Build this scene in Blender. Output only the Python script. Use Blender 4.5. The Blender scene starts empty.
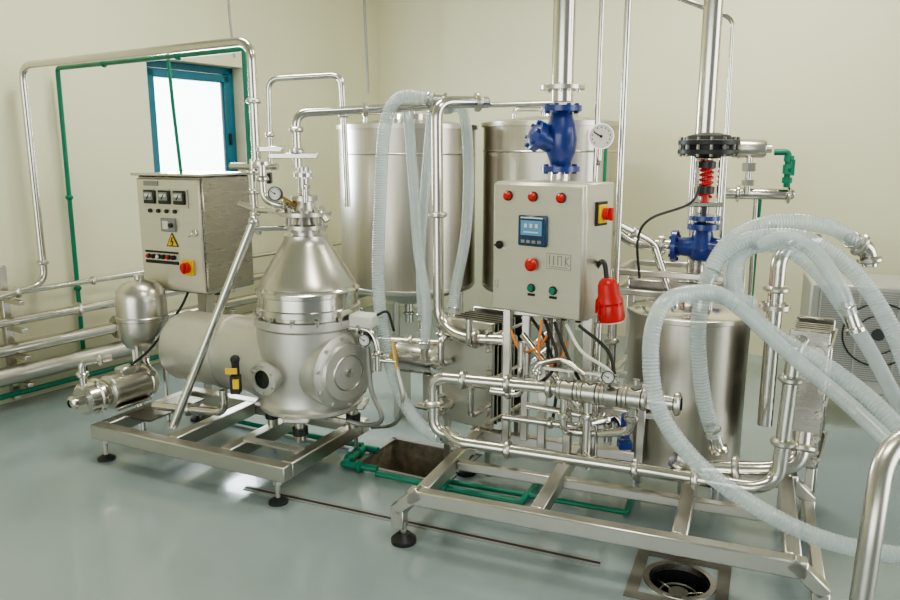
import bpy, bmesh, math, random
from mathutils import Vector as V, Matrix
random.seed(4)
I4=Matrix.Identity(4)
def FR(x,y,deg): return Matrix.Translation((x,y,0))@Matrix.Rotation(math.radians(deg),4,'Z')
try: bpy.context.scene.view_settings.look='AgX - Medium High Contrast'
except Exception: pass
# ---------------------------------------------------------------- materials
def mat(name,col,metal=0.0,rough=0.5,var=0.04,scale=6.0,rvar=0.05,bump=0.0,trans=0.0,emit=0,spec=0.5,stretch=(1,1,1),coat=0.0):
    m=bpy.data.materials.new(name); m.use_nodes=True
    nt=m.node_tree; n=nt.nodes; l=nt.links
    p=n['Principled BSDF']
    tc=n.new('ShaderNodeTexCoord'); mp=n.new('ShaderNodeMapping'); mp.inputs['Scale'].default_value=stretch
    nz=n.new('ShaderNodeTexNoise'); nz.inputs['Scale'].default_value=scale; nz.inputs['Detail'].default_value=4
    l.new(tc.outputs['Object'],mp.inputs[0]); l.new(mp.outputs[0],nz.inputs['Vector'])
    cr=n.new('ShaderNodeValToRGB')
    c0=[max(0,c*(1-var)) for c in col]; c1=[min(1,c*(1+var)) for c in col]
    cr.color_ramp.elements[0].position=.3; cr.color_ramp.elements[1].position=.7
    cr.color_ramp.elements[0].color=(*c0,1); cr.color_ramp.elements[1].color=(*c1,1)
    l.new(nz.outputs['Fac'],cr.inputs[0]); l.new(cr.outputs[0],p.inputs['Base Color'])
    mr=n.new('ShaderNodeMapRange'); mr.inputs['To Min'].default_value=max(.02,rough-rvar); mr.inputs['To Max'].default_value=rough+rvar
    l.new(nz.outputs['Fac'],mr.inputs[0]); l.new(mr.outputs[0],p.inputs['Roughness'])
    p.inputs['Metallic'].default_value=metal
    p.inputs['Specular IOR Level'].default_value=spec
    p.inputs['Coat Weight'].default_value=coat
    if bump:
        bp=n.new('ShaderNodeBump'); bp.inputs['Strength'].default_value=bump; bp.inputs['Distance'].default_value=.01
        l.new(nz.outputs['Fac'],bp.inputs['Height']); l.new(bp.outputs[0],p.inputs['Normal'])
    if emit:
        p.inputs['Emission Color'].default_value=(*col,1); p.inputs['Emission Strength'].default_value=emit
    if trans:
        tr=n.new('ShaderNodeBsdfTransparent'); tr.inputs[0].default_value=(.93,.97,.98,1)
        mx=n.new('ShaderNodeMixShader'); mx.inputs[0].default_value=trans
        l.new(p.outputs[0],mx.inputs[1]); l.new(tr.outputs[0],mx.inputs[2])
        l.new(mx.outputs[0],n['Material Output'].inputs['Surface'])
    return m
STEEL=mat('brushed_steel',(.60,.575,.53),1,.29,.02,5,.03)
STEELV=mat('tank_steel',(.52,.49,.43),1,.31,.06,4,.05,stretch=(16,16,.2))
STEELD=mat('dark_sheet_steel',(.44,.42,.39),1,.27,.05,4,.04,stretch=(1,1,8))
STEELP=mat('polished_pipe_steel',(.66,.635,.59),1,.17,.02,5,.02)
CAST=mat('bead_blasted_steel',(.62,.605,.565),.82,.42,.02,30,.03)
PANEL=mat('cabinet_steel',(.68,.655,.565),.85,.42,.02,4,.04,stretch=(1,1,12))
DARK=mat('dark_metal',(.05,.055,.055),.6,.4)
BLACK=mat('black_rubber',(.018,.018,.02),0,.45)
RED=mat('red_plastic',(.58,.02,.018),0,.3)
YEL=mat('yellow_plastic',(.85,.55,.02),0,.4)
ORG=mat('orange_tube',(.75,.20,.03),0,.4)
BLUE=mat('blue_enamel',(.014,.038,.22),0,.3,.15,20,coat=.5)
GREEN=mat('green_pipe_plastic',(.01,.20,.12),0,.4,.12)
TEAL=mat('teal_window_paint',(.015,.15,.23),0,.4,.1)
WHITE=mat('white_enamel',(.75,.75,.70),0,.4)
GREYP=mat('grey_plate',(.30,.30,.29),.3,.4)
SCREEN=mat('lcd_screen',(.12,.28,.45),0,.2,emit=.2)
SCRB=mat('lcd_bezel',(.02,.06,.13),0,.3)
WALLM=mat('cream_wall_paint',(.75,.735,.55),0,.55,.025,1.2,.05,bump=.03)
CEIL=mat('ceiling_paint',(.78,.77,.68),0,.8)
FLOORM=mat('epoxy_floor',(.275,.335,.345),0,.19,.06,1.1,.05,bump=.02,spec=.6,coat=.25)
PIT=mat('pit_concrete',(.20,.175,.13),0,.8,.35,18,bump=.5)
DFR=mat('drain_surround',(.13,.125,.105),0,.6,.2,10)
HOSE=mat('clear_hose_plastic',(.68,.74,.745),0,.13,.04,30,.03,trans=.50,spec=.8)
GRILLE=mat('louvre_grey',(.46,.46,.43),.3,.45)
BRONZE=mat('brass',(.55,.38,.14),1,.35)
GLASS=mat('sight_glass',(.03,.035,.03),.2,.08)

# ---------------------------------------------------------------- mesh builder
class B:
    def __init__(s,m=STEEL):
        s.bm=bmesh.new(); s.mats=[m]; s.mi=0
    def use(s,m):
        if m not in s.mats: s.mats.append(m)
        s.mi=s.mats.index(m); return s
    def _faces(s,fs):
        for f in fs: f.material_index=s.mi
    def box(s,c,sz,rz=0,bev=.004,R=None):
        r=bmesh.ops.create_cube(s.bm,size=1)
        vs=r['verts']
        bmesh.ops.scale(s.bm,vec=V(sz),verts=vs)
        fs=list({f for v in vs for f in v.link_faces}); s._faces(fs)
        if bev and min(sz)>bev*3:
            es=list({e for v in vs for e in v.link_edges})
            rr=bmesh.ops.bevel(s.bm,geom=es,offset=bev,segments=1,affect='EDGES',profile=.5)
            s._faces(rr['faces'])
            allv={v for f in rr['faces'] for v in f.verts}
            stack=list(allv)
            while stack:
                v=stack.pop()
                for e in v.link_edges:
                    o=e.other_vert(v)
                    if o not in allv: allv.add(o); stack.append(o)
            vs=list(allv)
        M=Matrix.Translation(V(c))@(R.to_4x4() if R else Matrix.Rotation(math.radians(rz),4,'Z'))
        bmesh.ops.transform(s.bm,matrix=M,verts=vs)
        return s
    def lathe(s,prof,base=(0,0,0),axis=(0,0,1),n=32):
        ax=V(axis).normalized(); q=V((0,0,1)).rotation_difference(ax); base=V(base)
        rings=[]
        for r,h in prof:
            if r<1e-6: rings.append([s.bm.verts.new(base+q@V((0,0,h)))])
            else: rings.append([s.bm.verts.new(base+q@V((r*math.cos(2*math.pi*i/n),r*math.sin(2*math.pi*i/n),h))) for i in range(n)])
        for a,b in zip(rings,rings[1:]):
            for i in range(n):
                j=(i+1)%n
                if len(a)==1 and len(b)==1: continue
                if len(a)==1: f=[a[0],b[j],b[i]]
                elif len(b)==1: f=[a[i],a[j],b[0]]
                else: f=[a[i],a[j],b[j],b[i]]
                s.bm.faces.new(f).material_index=s.mi
        return s
    def cyl(s,p0,p1,r,r1=None,n=20):
        p0=V(p0);p1=V(p1);d=p1-p0;h=d.length
        if r1 is None: r1=r
        return s.lathe([(0,0),(r,0),(r1,h),(0,h)],p0,d,n)
    def ring(s,c,axis,R,r,n=28,m=8):
        prof=[(R+r*math.cos(2*math.pi*i/m),r*math.sin(2*math.pi*i/m)) for i in range(m+1)]
        return s.lathe(prof,c,axis,n)
    def sphere(s,c,r,n=16):
        k=8
        return s.lathe([(r*math.sin(math.pi*i/k),-r*math.cos(math.pi*i/k)) for i in range(k+1)],c,(0,0,1),n)
    def flange(s,c,axis,R,t=.018,bolts=6,br=.008):
        c=V(c);ax=V(axis).normalized()
        s.cyl(c-ax*t/2,c+ax*t/2,R,n=28)
        if bolts:
            q=V((0,0,1)).rotation_difference(ax)
            for i in range(bolts):
                a=2*math.pi*i/bolts+.3
                o=c+q@V((R*.78*math.cos(a),R*.78*math.sin(a),0))
                s.cyl(o-ax*(t/2+.01),o+ax*(t/2+.01),br,n=6)
        return s
    def clamp(s,c,axis,R):
        c=V(c);ax=V(axis).normalized()
        return s.lathe([(R*.8,-.016),(R*1.15,-.014),(R*1.45,-.006),(R*1.45,.006),(R*1.15,.014),(R*.8,.016)],c,ax,20)
    def sweep(s,pts,rad,n=12,cap=True):
        pts=[V(p) for p in pts]
        T=[]
        for i in range(len(pts)):
            a=pts[max(0,i-1)]; b=pts[min(len(pts)-1,i+1)]
            T.append((b-a).normalized())
        up=V((0,0,1)) if abs(T[0].z)<.9 else V((1,0,0))
        N=(up-T[0]*up.dot(T[0])).normalized(); prev=None
        for i,p in enumerate(pts):
            if i:
                q=T[i-1].rotation_difference(T[i]); N=q@N; N=(N-T[i]*N.dot(T[i])).normalized()
            Bn=T[i].cross(N); r=rad(i) if callable(rad) else rad
            ring=[s.bm.verts.new(p+(N*math.cos(2*math.pi*k/n)+Bn*math.sin(2*math.pi*k/n))*r) for k in range(n)]
            if prev:
                for k in range(n):
                    j=(k+1)%n
                    s.bm.faces.new([prev[k],prev[j],ring[j],ring[k]]).material_index=s.mi
            elif cap: s.bm.faces.new(ring[::-1]).material_index=s.mi
            prev=ring
        if cap: s.bm.faces.new(prev).material_index=s.mi
        return s
    def tube(s,pts,r,fil=.07,n=14):
        pts=[V(p) for p in pts]; out=[pts[0]]
        for i in range(1,len(pts)-1):
            a,p,c=pts[i-1],pts[i],pts[i+1]
            f=min(fil,(a-p).length*.48,(c-p).length*.48)
            A=p+(a-p).normalized()*f; C=p+(c-p).normalized()*f
            for k in range(8):
                t=k/7; out.append(A*(1-t)**2+p*2*t*(1-t)+C*t*t)
        out.append(pts[-1])
        return s.sweep(out,r,n)
    def mesh(s,name,off):
        bm=s.bm
        bmesh.ops.translate(bm,vec=-V(off),verts=bm.verts[:])
        bmesh.ops.recalc_face_normals(bm,faces=bm.faces[:])
        for f in bm.faces: f.smooth=True
        for e in bm.edges:
            if len(e.link_faces)==2 and e.calc_face_angle(0)>.62: e.smooth=False
        me=bpy.data.meshes.new(name); bm.to_mesh(me); bm.free()
        for m in s.mats: me.materials.append(m)
        return me
def spline(ctrl,step=.008):
    P=[V(p) for p in ctrl]; P=[P[0]*2-P[1]]+P+[P[-1]*2-P[-2]]
    dense=[]
    for i in range(1,len(P)-2):
        a,b,c,d=P[i-1:i+3]
        for k in range(40):
            t=k/40
            dense.append(.5*((2*b)+(c-a)*t+(2*a-5*b+4*c-d)*t*t+(3*b-a-3*c+d)*t**3))
    dense.append(P[-2]); out=[dense[0]]; acc=0
    for a,b in zip(dense,dense[1:]):
        L=(b-a).length; pos=step-acc
        while pos<=L and L>0:
            out.append(a.lerp(b,pos/L)); pos+=step
        acc=(acc+L)%step
    return out
COL=bpy.context.scene.collection
class Thing:
    def __init__(s,name,label,cat,frame=I4,origin=(0,0,0),b=None,group=None,kind=None):
        s.off=V(origin)
        s.root=bpy.data.objects.new(name,b.mesh(name,s.off) if b else None)
        if not b: s.root.empty_display_size=.1
        s.root.matrix_world=frame@Matrix.Translation(s.off)
        COL.objects.link(s.root)
        if label: s.root['label']=label
        if cat: s.root['category']=cat
        if group: s.root['group']=group
        if kind: s.root['kind']=kind
    def part(s,name,b,parent=None,label=None):
        o=bpy.data.objects.new(name,b.mesh(name,s.off)); COL.objects.link(o)
        o.parent=parent or s.root
        if label: o['label']=label
        return o
def structure(name,b,frame=I4,origin=(0,0,0)):
    return Thing(name,None,None,frame,origin,b,kind='structure')

# ---------------------------------------------------------------- room
WL=FR(-3.15,5.0,math.degrees(math.atan2(.835,.55)))   # local x along wall, +y outward
WB=FR(-.787,8.587,-33.4)
H=3.9
b=B(WALLM)
s0,s1,z0,z1=1.38,2.36,1.22,2.47
b.box(((s0-9)/2,.15,H/2),(9+s0,.3,H),bev=0)
b.box(((s1+4.30)/2,.15,H/2),(4.30-s1,.3,H),bev=0)
b.box(((s0+s1)/2,.15,z0/2),(s1-s0,.3,z0),bev=0)
b.box(((s0+s1)/2,.15,(z1+H)/2),(s1-s0,.3,H-z1),bev=0)
structure('wall_left',b,WL)
b=B(WALLM); b.box((4.3,.15,H/2),(9.2,.3,H),bev=0); structure('wall_back',b,WB,(0,0,0))
b=B(CEIL); b.box((4.3,-6.2,H+.05),(9.8,13.2,.1),bev=0); structure('ceiling',b,WB)
FP=FR(-.19,4.05,-27); DR=V((.95,2.82,0))
bm=bmesh.new()
def loop(pts):
    vs=[bm.verts.new(p) for p in pts]
    return [bm.edges.new((vs[i],vs[(i+1)%len(vs)])) for i in range(len(vs))]
es=loop([WB@V(p) for p in ((-.3,.3,0),(9,.3,0),(9,-12.7,0),(-.3,-12.7,0))])
es+=loop([FP@V(p) for p in ((-.28,-.20,0),(.28,-.20,0),(.28,.22,0),(-.28,.22,0))])
es+=loop([DR+V((.125*math.cos(a*math.pi/16),.125*math.sin(a*math.pi/16),0)) for a in range(32)])
bmesh.ops.triangle_fill(bm,use_beauty=True,edges=es)
fb=B(FLOORM); fb.bm=bm
structure('floor',fb)
w=Thing('window_1',None,None,WL,(s0,0,z0),kind='structure')
b=B(TEAL); sw=s1-s0; zm=(z0+z1)/2; sm=(s0+s1)/2
for x in (s0+.03,s1-.03): b.box((x,.17,zm),(.06,.08,z1-z0),bev=.006)
for z in (z0+.03,z1-.03): b.box((sm,.17,z),(sw,.08,.06),bev=.006)
w.part('window_frame',b)
b=B(TEAL)
for x in (s0+.10,s1-.10): b.box((x,.13,zm),(.07,.06,z1-z0-.14),bev=.006)
for z in (z0+.10,z1-.10): b.box((sm,.13,z),(sw-.14,.06,.07),bev=.006)
sash=w.part('window_sash',b)
b=B(mat('frosted_pane',(.75,.83,.88),0,.4,trans=.7)); b.box((sm,.13,zm),(sw-.26,.006,z1-z0-.26),bev=0); w.part('window_pane',b,sash)
b=B(BLACK); b.box((s1-.10,.09,zm),(.02,.03,.1)); w.part('window_handle',b,sash)

# ---------------------------------------------------------------- pipes
def pipe(name,label,pts,r,m=STEELP,frame=I4,fil=.07,clamps=(),flanges=(),cat='pipe',group=None):
    b=B(m); b.tube(pts,r,fil)
    T=Thing(name,label,cat,frame,pts[0],b,group)
    P=[V(p) for p in pts]
    cm=m if m is GREEN else STEEL
    for (i,t) in clamps:
        a,c=P[i],P[i+1]; bb=B(cm); bb.clamp(a.lerp(c,t),c-a,r*1.15); T.part('pipe_clamp',bb)
    for (i,t) in flanges:
        a,c=P[i],P[i+1]; bb=B(STEEL); bb.flange(a.lerp(c,t),c-a,r*2.0,.02,6); T.part('flange',bb)
    return T
g='steel pipes along the wall'
pipe('wall_pipe','thin stainless pipe running low along the wall',[(-.9,-.15,.80),(3.9,-.15,.80)],.02,frame=WL,group=g,clamps=[(0,.33)])
pipe('wall_pipe','stainless pipe running low along the wall',[(-.9,-.17,.61),(3.9,-.17,.61)],.032,frame=WL,group=g,clamps=[(0,.3)])
pipe('wall_pipe','stainless pipe running low along the wall',[(-.9,-.17,.42),(3.9,-.17,.42)],.045,frame=WL,group=g,flanges=[(0,.36)])
pipe('wall_pipe','thick insulated steel pipe near the floor by the wall',[(-.9,-.20,.25),(3.9,-.20,.25)],.065,m=STEEL,frame=WL,group=g)
pipe('green_pipe','green plastic water pipe just above the floor by the wall',[(-.9,-.12,.09),(.66,-.12,.09),(3.4,-.12,.10)],.020,m=GREEN,frame=WL)
g='wall pipe brackets'
for k,s in enumerate((.1,1.9)):
    b=B(STEEL); b.box((s,-.03,.5),(.05,.05,.95)); 
    for z in (.74,.545,.355,.165): b.box((s,-.14,z),(.04,.24,.03))
    Thing('pipe_bracket','stainless bracket post holding pipes to the wall','bracket',WL,(s,0,0),b,g)
pipe('overhead_pipe','tall stainless pipe rising from the wall to the separator',[(-3.10,4.76,.75),(-2.85,5.2,.83),(-2.85,5.2,2.30),(-1.04,4.10,2.31),(-1.04,4.10,1.70)],.024,clamps=[(0,.6),(1,.1),(3,.5)],fil=.1)
pipe('green_pipe','green plastic pipe climbing the wall and crossing overhead',[(-2.78,5.5,.07),(-2.74,5.45,2.31),(-1.12,4.27,2.29),(-1.12,4.27,1.62)],.016,m=GREEN,fil=.03,clamps=[(0,.3),(0,.6),(1,.3),(1,.7)])
pipe('green_drop_pipe','green flexible line dropping to the control cabinet',[(-1.70,4.72,2.28),(-1.70,4.75,2.0),(-1.69,4.78,1.60)],.011,m=GREEN)
pipe('conduit','thin grey conduit hanging down near the window',[(-1.72,6.1,3.88),(-1.70,6.1,2.75),(-1.68,6.1,2.45)],.010,m=GREYP)
pipe('conduit','thin grey cable conduit in the room corner',[(-.84,7.6,3.88),(-.80,7.6,2.30)],.012,m=GREYP)
pipe('loop_pipe','stainless pipe loop above the separator',[(-1.13,4.8,1.62),(-1.12,4.8,2.18),(-.66,4.75,2.20),(-.64,4.72,1.40)],.018,clamps=[(0,.4),(2,.3)])
pipe('separator_outlet_pipe','stainless outlet pipe from separator head to hose bend',[(-.81,4.05,1.66),(-.81,4.05,1.94),(-.11,4.30,1.99),(.21,4.35,2.01)],.023,clamps=[(0,.3),(0,.7),(1,.5)])
pipe('downcomer_pipe','stainless U-shaped pipe dropping to the heat exchanger',[(.20,4.14,2.0),(-.068,4.0,1.995),(-.062,4.0,.83),(.05,3.86,.77),(.34,3.74,.79)],.030,fil=.09,clamps=[(0,.2),(1,.5),(3,.3)],flanges=[(3,.85)])
pipe('overhead_pipe','thin stainless pipe running to the blue strainer',[(.21,4.4,2.0),(.55,4.05,1.99)],.014)
for z,yy in ((.45,5.1),(.30,5.2)):
    pipe('transfer_pipe','stainless pipe crossing below the tall tanks',[(-.62,yy,z),(.55,yy-.25,z),(.75,yy-.3,z+.2),(.75,yy-.3,.9)],.03,clamps=[(0,.3),(0,.6)],group='transfer pipes below the tanks')

# ---------------------------------------------------------------- big tanks
def tank(x,y,r,z0,z1,label):
    T=Thing('storage_tank',label,'tank',I4,(x,y,0),group='tall stainless tanks')
    b=B(STEELV); b.lathe([(0,z0-.16),(r*.15,z0-.15),(r*.97,z0),(r,z0+.02),(r,z1)],(x,y,0),n=64); 
    T.part('tank_shell',b)
    b=B(STEEL); b.lathe([(r-.005,z1-.03),(r+.018,z1-.03),(r+.018,z1+.005),(r*.96,z1+.01),(r*.4,z1+.05),(0,z1+.055)],(x,y,0),n=64); T.part('tank_lid',b)
    for z in (z0+.04,z1-.22): b=B(STEEL); b.ring((x,y,z),(0,0,1),r,.008,64); T.part('hoop_band',b)
    for i in range(4):
        a=math.radians(45+90*i-27); b=B(STEEL); lx,ly=x+r*.82*math.cos(a),y+r*.82*math.sin(a)
        b.cyl((lx,ly,.03),(lx,ly,z0+.1),.03); b.cyl((lx,ly,0),(lx,ly,.03),.05); T.part('leg',b)
    b=B(STEELP); b.cyl((x,y,z0-.16),(x,y,z0-.32),.035); b.clamp((x,y,z0-.24),(0,0,1),.035); T.part('outlet',b)
    b=B(STEELP); b.tube([(x-.32,y-.2,z1),(x-.32,y-.2,z1+.10),(x-.10,y-.25,z1+.10),(x-.10,y-.25,z1)],.018,.04); T.part('vent_pipe',b)
    b=B(STEELP); b.cyl((x+.05,y-.1,z1+.03),(x+.05,y-.1,z1+.09),.14,n=32); b.cyl((x+.05,y-.1,z1+.09),(x+.05,y-.1,z1+.12),.03); T.part('manhole_cover',b)
    return T
tank(-.35,6.3,.56,.62,1.94,'tall cylindrical stainless steel tank behind white hoses')
tank(.82,6.2,.55,.62,1.96,'tall cylindrical stainless tank behind the control panel')

# ---------------------------------------------------------------- separator skid
F1=FR(-2.01,4.08,-26)
T=Thing('separator_skid','low stainless box-section frame carrying the separator','frame',F1)
b=B(STEEL); zc=.17
def beam(b,x0,y0,x1,y1,zc,w=.075,h=.08):
    d=V((x1-x0,y1-y0,0)); b.box(((x0+x1)/2,(y0+y1)/2,zc),(d.length,w,h),rz=math.degrees(math.atan2(d.y,d.x)),bev=.006)
beam(b,-.04,0,1.34,0,zc); beam(b,-.04,.72,1.34,.72,zc)
for x in (0,1.30,.52,.9): beam(b,x,.037,x,.683,zc)
T.part('frame_beam',b)
for y in (.18,.62): b=B(CAST); b.box((1.10,y,.215),(.36,.05,.012)); T.part('mounting_rail',b)
b=B(STEELD); b.box((.14,.36,.215),(.20,.44,.01)); T.part('pump_plate',b)
for x,y in ((.03,0),(1.27,0),(.03,.72),(1.27,.72),(.65,.72)):
    b=B(DARK); b.lathe([(0,0),(.05,0),(.05,.012),(.02,.03),(0,.03)],(x,y,0),n=20); b.use(STEEL); b.cyl((x,y,.02),(x,y,.14),.013); b.cyl((x,y,.10),(x,y,.13),.024,n=6)
    T.part('adjustable_foot',b)

# ---------------------------------------------------------------- separator
cx,cy=-.78,4.05
T=Thing('milk_separator','stainless steel centrifugal separator with conical bowl hood','separator',I4,(cx,cy,.22))
b=B(CAST)
b.lathe([(0,.345),(.278,.345),(.286,.355),(.286,.375),(.270,.388),(.262,.41),(.265,.48),(.275,.55),(.283,.62),(.286,.68),(.286,.81),(.300,.825),(.300,.865),(0,.865)],(cx,cy,0),n=72)
T.part('housing',b)
for a in (20,110,200,290):
    a=math.radians(a-26); b=B(STEEL); x,y=cx+.235*math.cos(a),cy+.235*math.sin(a); b.cyl((x,y,.21),(x,y,.345),.030); b.use(DARK); b.cyl((x,y,.25),(x,y,.29),.042); b.use(CAST); b.box((x,y,.352),(.16,.14,.03),rz=math.degrees(a),bev=.008); T.part('mounting_foot',b)
b=B(STEELP); b.lathe([(.2,.865),(.272,.868),(.272,.885),(.284,.89),(.284,.92),(.272,.925),(.270,.985),(.280,.99),(.280,1.012),(.268,1.02),(.256,1.035),(.2,1.035)],(cx,cy,0),n=72)
for i in range(14):
    a=i*math.pi/7+.1; x,y=cx+.290*math.cos(a),cy+.290*math.sin(a); b.cyl((x,y,.85),(x,y,.888),.011,n=8)
T.part('bowl_casing',b)
b=B(STEEL); b.lathe([(.262,1.03),(.258,1.042),(.244,1.07),(.218,1.115),(.188,1.165),(.158,1.212),(.134,1.25),(.118,1.278),(.116,1.30),(0,1.30)],(cx,cy,0),n=72); hood=T.part('conical_hood',b)
b=B(STEEL); b.lathe([(.075,1.29),(.075,1.33),(.118,1.335),(.118,1.355),(.07,1.36),(.06,1.40),(.14,1.405),(.14,1.425),(.06,1.43),(.05,1.48),(.07,1.485),(.07,1.51),(.03,1.515),(.028,1.66),(0,1.66)],(cx,cy,0),n=32)
for i in range(8):
    a=i*math.pi/4; x,y=cx+.10*math.cos(a),cy+.10*math.sin(a); b.cyl((x,y,1.32),(x,y,1.45),.009,n=8)
head=T.part('inlet_head',b)
b=B(STEELP); b.tube([(cx,cy,1.46),(cx-.14,cy-.03,1.46),(cx-.22,cy,1.50),(cx-.22,cy,1.68)],.022,.05); b.clamp((cx-.10,cy-.02,1.46),(1,.2,0),.024); b.clamp((cx-.22,cy,1.60),(0,0,1),.024); b.flange((cx-.22,cy,1.68),(0,0,1),.05,.018,0)
b.tube([(cx,cy,1.42),(cx+.10,cy-.06,1.42),(cx+.13,cy-.07,1.38)],.018,.03); b.flange((cx,cy,1.62),(0,0,1),.05,.02,4)
b.box((cx-.05,cy,1.72),(.26,.05,.03)); b.box((cx-.16,cy-.02,1.755),(.12,.07,.03)); b.tube([(cx+.02,cy,1.56),(cx+.02,cy-.08,1.56),(cx+.02,cy-.08,1.48)],.014,.02); T.part('head_piping',b,head)
def gauge(T,c,d,R,parent=None):
    c=V(c);d=V(d).normalized()
    b=B(DARK if R<.045 else STEEL); b.lathe([(0,-.03),(R*.9,-.03),(R,-.02),(R,.008),(R*.9,.008),(R*.88,0),(0,0)],c,d,28); g=T.part('gauge_case',b,parent)
    P2=parent if parent else g
    b=B(WHITE); b.cyl(c,c+d*.003,R*.87,n=28)
    b.use(BLACK)
    u=V((0,0,1)); u=(u-d*u.dot(d)).normalized(); rt=u.cross(d)
    for i in range(11):
        a=math.radians(-135+27*i); p=c+d*.0045+(u*math.cos(a)+rt*math.sin(a))*R*.7
        b.cyl(p-d*.001,p+d*.001,R*.055,n=6)
    T.part('dial',b,P2)
    b=B(BLACK); a=math.radians(-60); b.cyl(c+d*.006,c+d*.006+(u*math.cos(a)+rt*math.sin(a))*R*.65,R*.05,n=6); b.cyl(c+d*.003,c+d*.009,R*.12,n=10); T.part('needle',b,P2)
gauge(T,(cx-.12,cy-.16,1.53),(-.1,-1,.1),.036,head)
b=B(BRONZE); b.cyl((cx-.12,cy-.13,1.53),(cx-.05,cy-.03,1.46),.01); T.part('gauge_stem',b,head)
ax=V((.899,-.438,0)); ep=V((cx,cy,.60)); L0=ep-ax*.98-V((0,0,.02))
b=B(CAST); b.lathe([(0,-.03),(.08,-.028),(.15,-.012),(.195,.02),(.212,.06),(.212,.40),(.222,.405),(.222,.435),(.212,.44),(.216,.58),(.235,.68),(.262,.80),(.265,.95)],L0,ax,64); T.part('drive_barrel',b)
av=V((.74,-.68,0)).normalized(); e=ep+av*.19+V((0,0,-.01))
b=B(CAST); b.lathe([(.225,-.16),(.212,.0),(.195,.075),(.205,.08),(.205,.105),(.185,.115),(.158,.118),(.150,.135),(0,.137)],e,av,56)
q=V((0,0,1)).rotation_difference(av)
for i in range(10):
    a=i*math.pi/5; o=e+av*.10+q@V((.185*math.cos(a),.185*math.sin(a),0)); b.cyl(o,o+av*.022,.011,n=6)
cov=T.part('end_cover',b)
b=B(STEELP); b.ring(e+av*.138,av,.095,.005); b.cyl(e+av*.135,e+av*.155,.024); T.part('cover_plug',b,cov)
d=V((-.50,-.86,0)).normalized(); p=V((cx-.03,cy,.575))+d*.235
b=B(CAST); b.lathe([(.065,-.04),(.067,.07),(.088,.075),(.088,.10),(.05,.105)],p,d,32)
for i in range(6):
    q=V((0,0,1)).rotation_difference(d); a=i*math.pi/3; o=p+d*.10+q@V((.072*math.cos(a),.072*math.sin(a),0)); b.cyl(o,o+d*.015,.008,n=6)
b.use(GLASS); b.cyl(p+d*.08,p+d*.098,.052,n=24); T.part('sight_glass',b)
b=B(STEELP); b.tube([(-1.04,3.98,1.38),(-1.54,3.95,.24)],.024,.01); b.sphere((-1.04,3.98,1.38),.03); b.tube([(-1.04,3.98,1.34),(-.88,4.02,1.34)],.014); T.part('lifting_arm',b)
b=B(BLACK); b.box((-1.12,3.76,.55),(.05,.05,.10)); b.use(YEL); b.box((-1.13,3.725,.63),(.06,.012,.03)); b.box((-1.11,3.725,.56),(.03,.012,.05)); b.use(BLACK); b.cyl((-1.12,3.77,.60),(-1.12,3.77,.68),.02); b.sphere((-1.12,3.77,.68),.025); T.part('level_switch',b,label='black level switch with yellow tags')

T=Thing('solenoid_valve','white box-shaped solenoid valve with steel pipework','valve',I4,(-.50,3.92,.70))
b=B(WHITE); b.box((-.46,3.90,.86),(.14,.1,.075),rz=-20,bev=.012); T.part('valve_body',b)
b=B(STEELP); b.tube([(-.60,3.92,.82),(-.42,3.85,.82),(-.38,3.83,.74),(-.38,3.83,.60)],.018,.04); b.clamp((-.48,3.87,.82),(.9,-.35,0),.02); b.cyl((-.46,3.89,.72),(-.46,3.89,.83),.02); b.tube([(-.38,3.83,.66),(-.28,3.8,.66)],.012); b.clamp((-.38,3.83,.70),(0,0,1),.02); T.part('valve_pipe',b)
b=B(BLACK); b.tube([(-.40,3.90,.88),(-.33,3.9,.92),(-.30,3.9,.80)],.007); T.part('valve_cable',b)
gauge(T,(-.45,3.82,.77),(-.2,-1,.1),.032)
b=B(BRONZE); b.cyl((-.30,3.82,.76),(-.28,3.80,.62),.014,n=8); b.cyl((-.30,3.82,.70),(-.30,3.82,.67),.022,n=6); T.part('brass_fitting',b)
def pathpipe(name,label,pts,r,m,cat='hose',group=None):
    b=B(m); b.sweep(spline(pts,.02),r,10); return Thing(name,label,cat,I4,pts[0],b,group)
pathpipe('drain_hose','thin grey flexible drain hose beside the separator',[(-.44,3.88,.72),(-.42,3.83,.5),(-.36,3.76,.36),(-.46,3.90,.27),(-.58,3.95,.28)],.013,GREYP)
pathpipe('drain_hose','thin grey flexible hose hanging from brass fitting',[(-.28,3.80,.63),(-.25,3.78,.45),(-.30,3.85,.30),(-.45,4.05,.20)],.012,STEEL)
T=Thing('transfer_pump','stainless transfer pump standing below the tanks','pump',I4,(-.22,4.75,0))
b=B(STEELD); b.lathe([(0,0),(.09,0),(.10,.02),(.10,.26),(.085,.29),(0,.29)],(-.34,4.78,.42),(.9,-.4,0),28); T.part('motor',b)
b=B(STEELP); b.lathe([(0,0),(.11,0),(.115,.02),(.115,.07),(.06,.09),(.04,.13),(0,.13)],(-.08,4.66,.42),(.9,-.4,0),28); b.cyl((-.05,4.65,.5),(-.05,4.65,.66),.026); b.clamp((-.05,4.65,.6),(0,0,1),.028); T.part('pump_head',b)
for x,y in ((-.32,4.8),(-.12,4.68)): b=B(STEEL); b.box((x,y,.17),(.05,.16,.34),rz=-25); T.part('leg',b)

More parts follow.
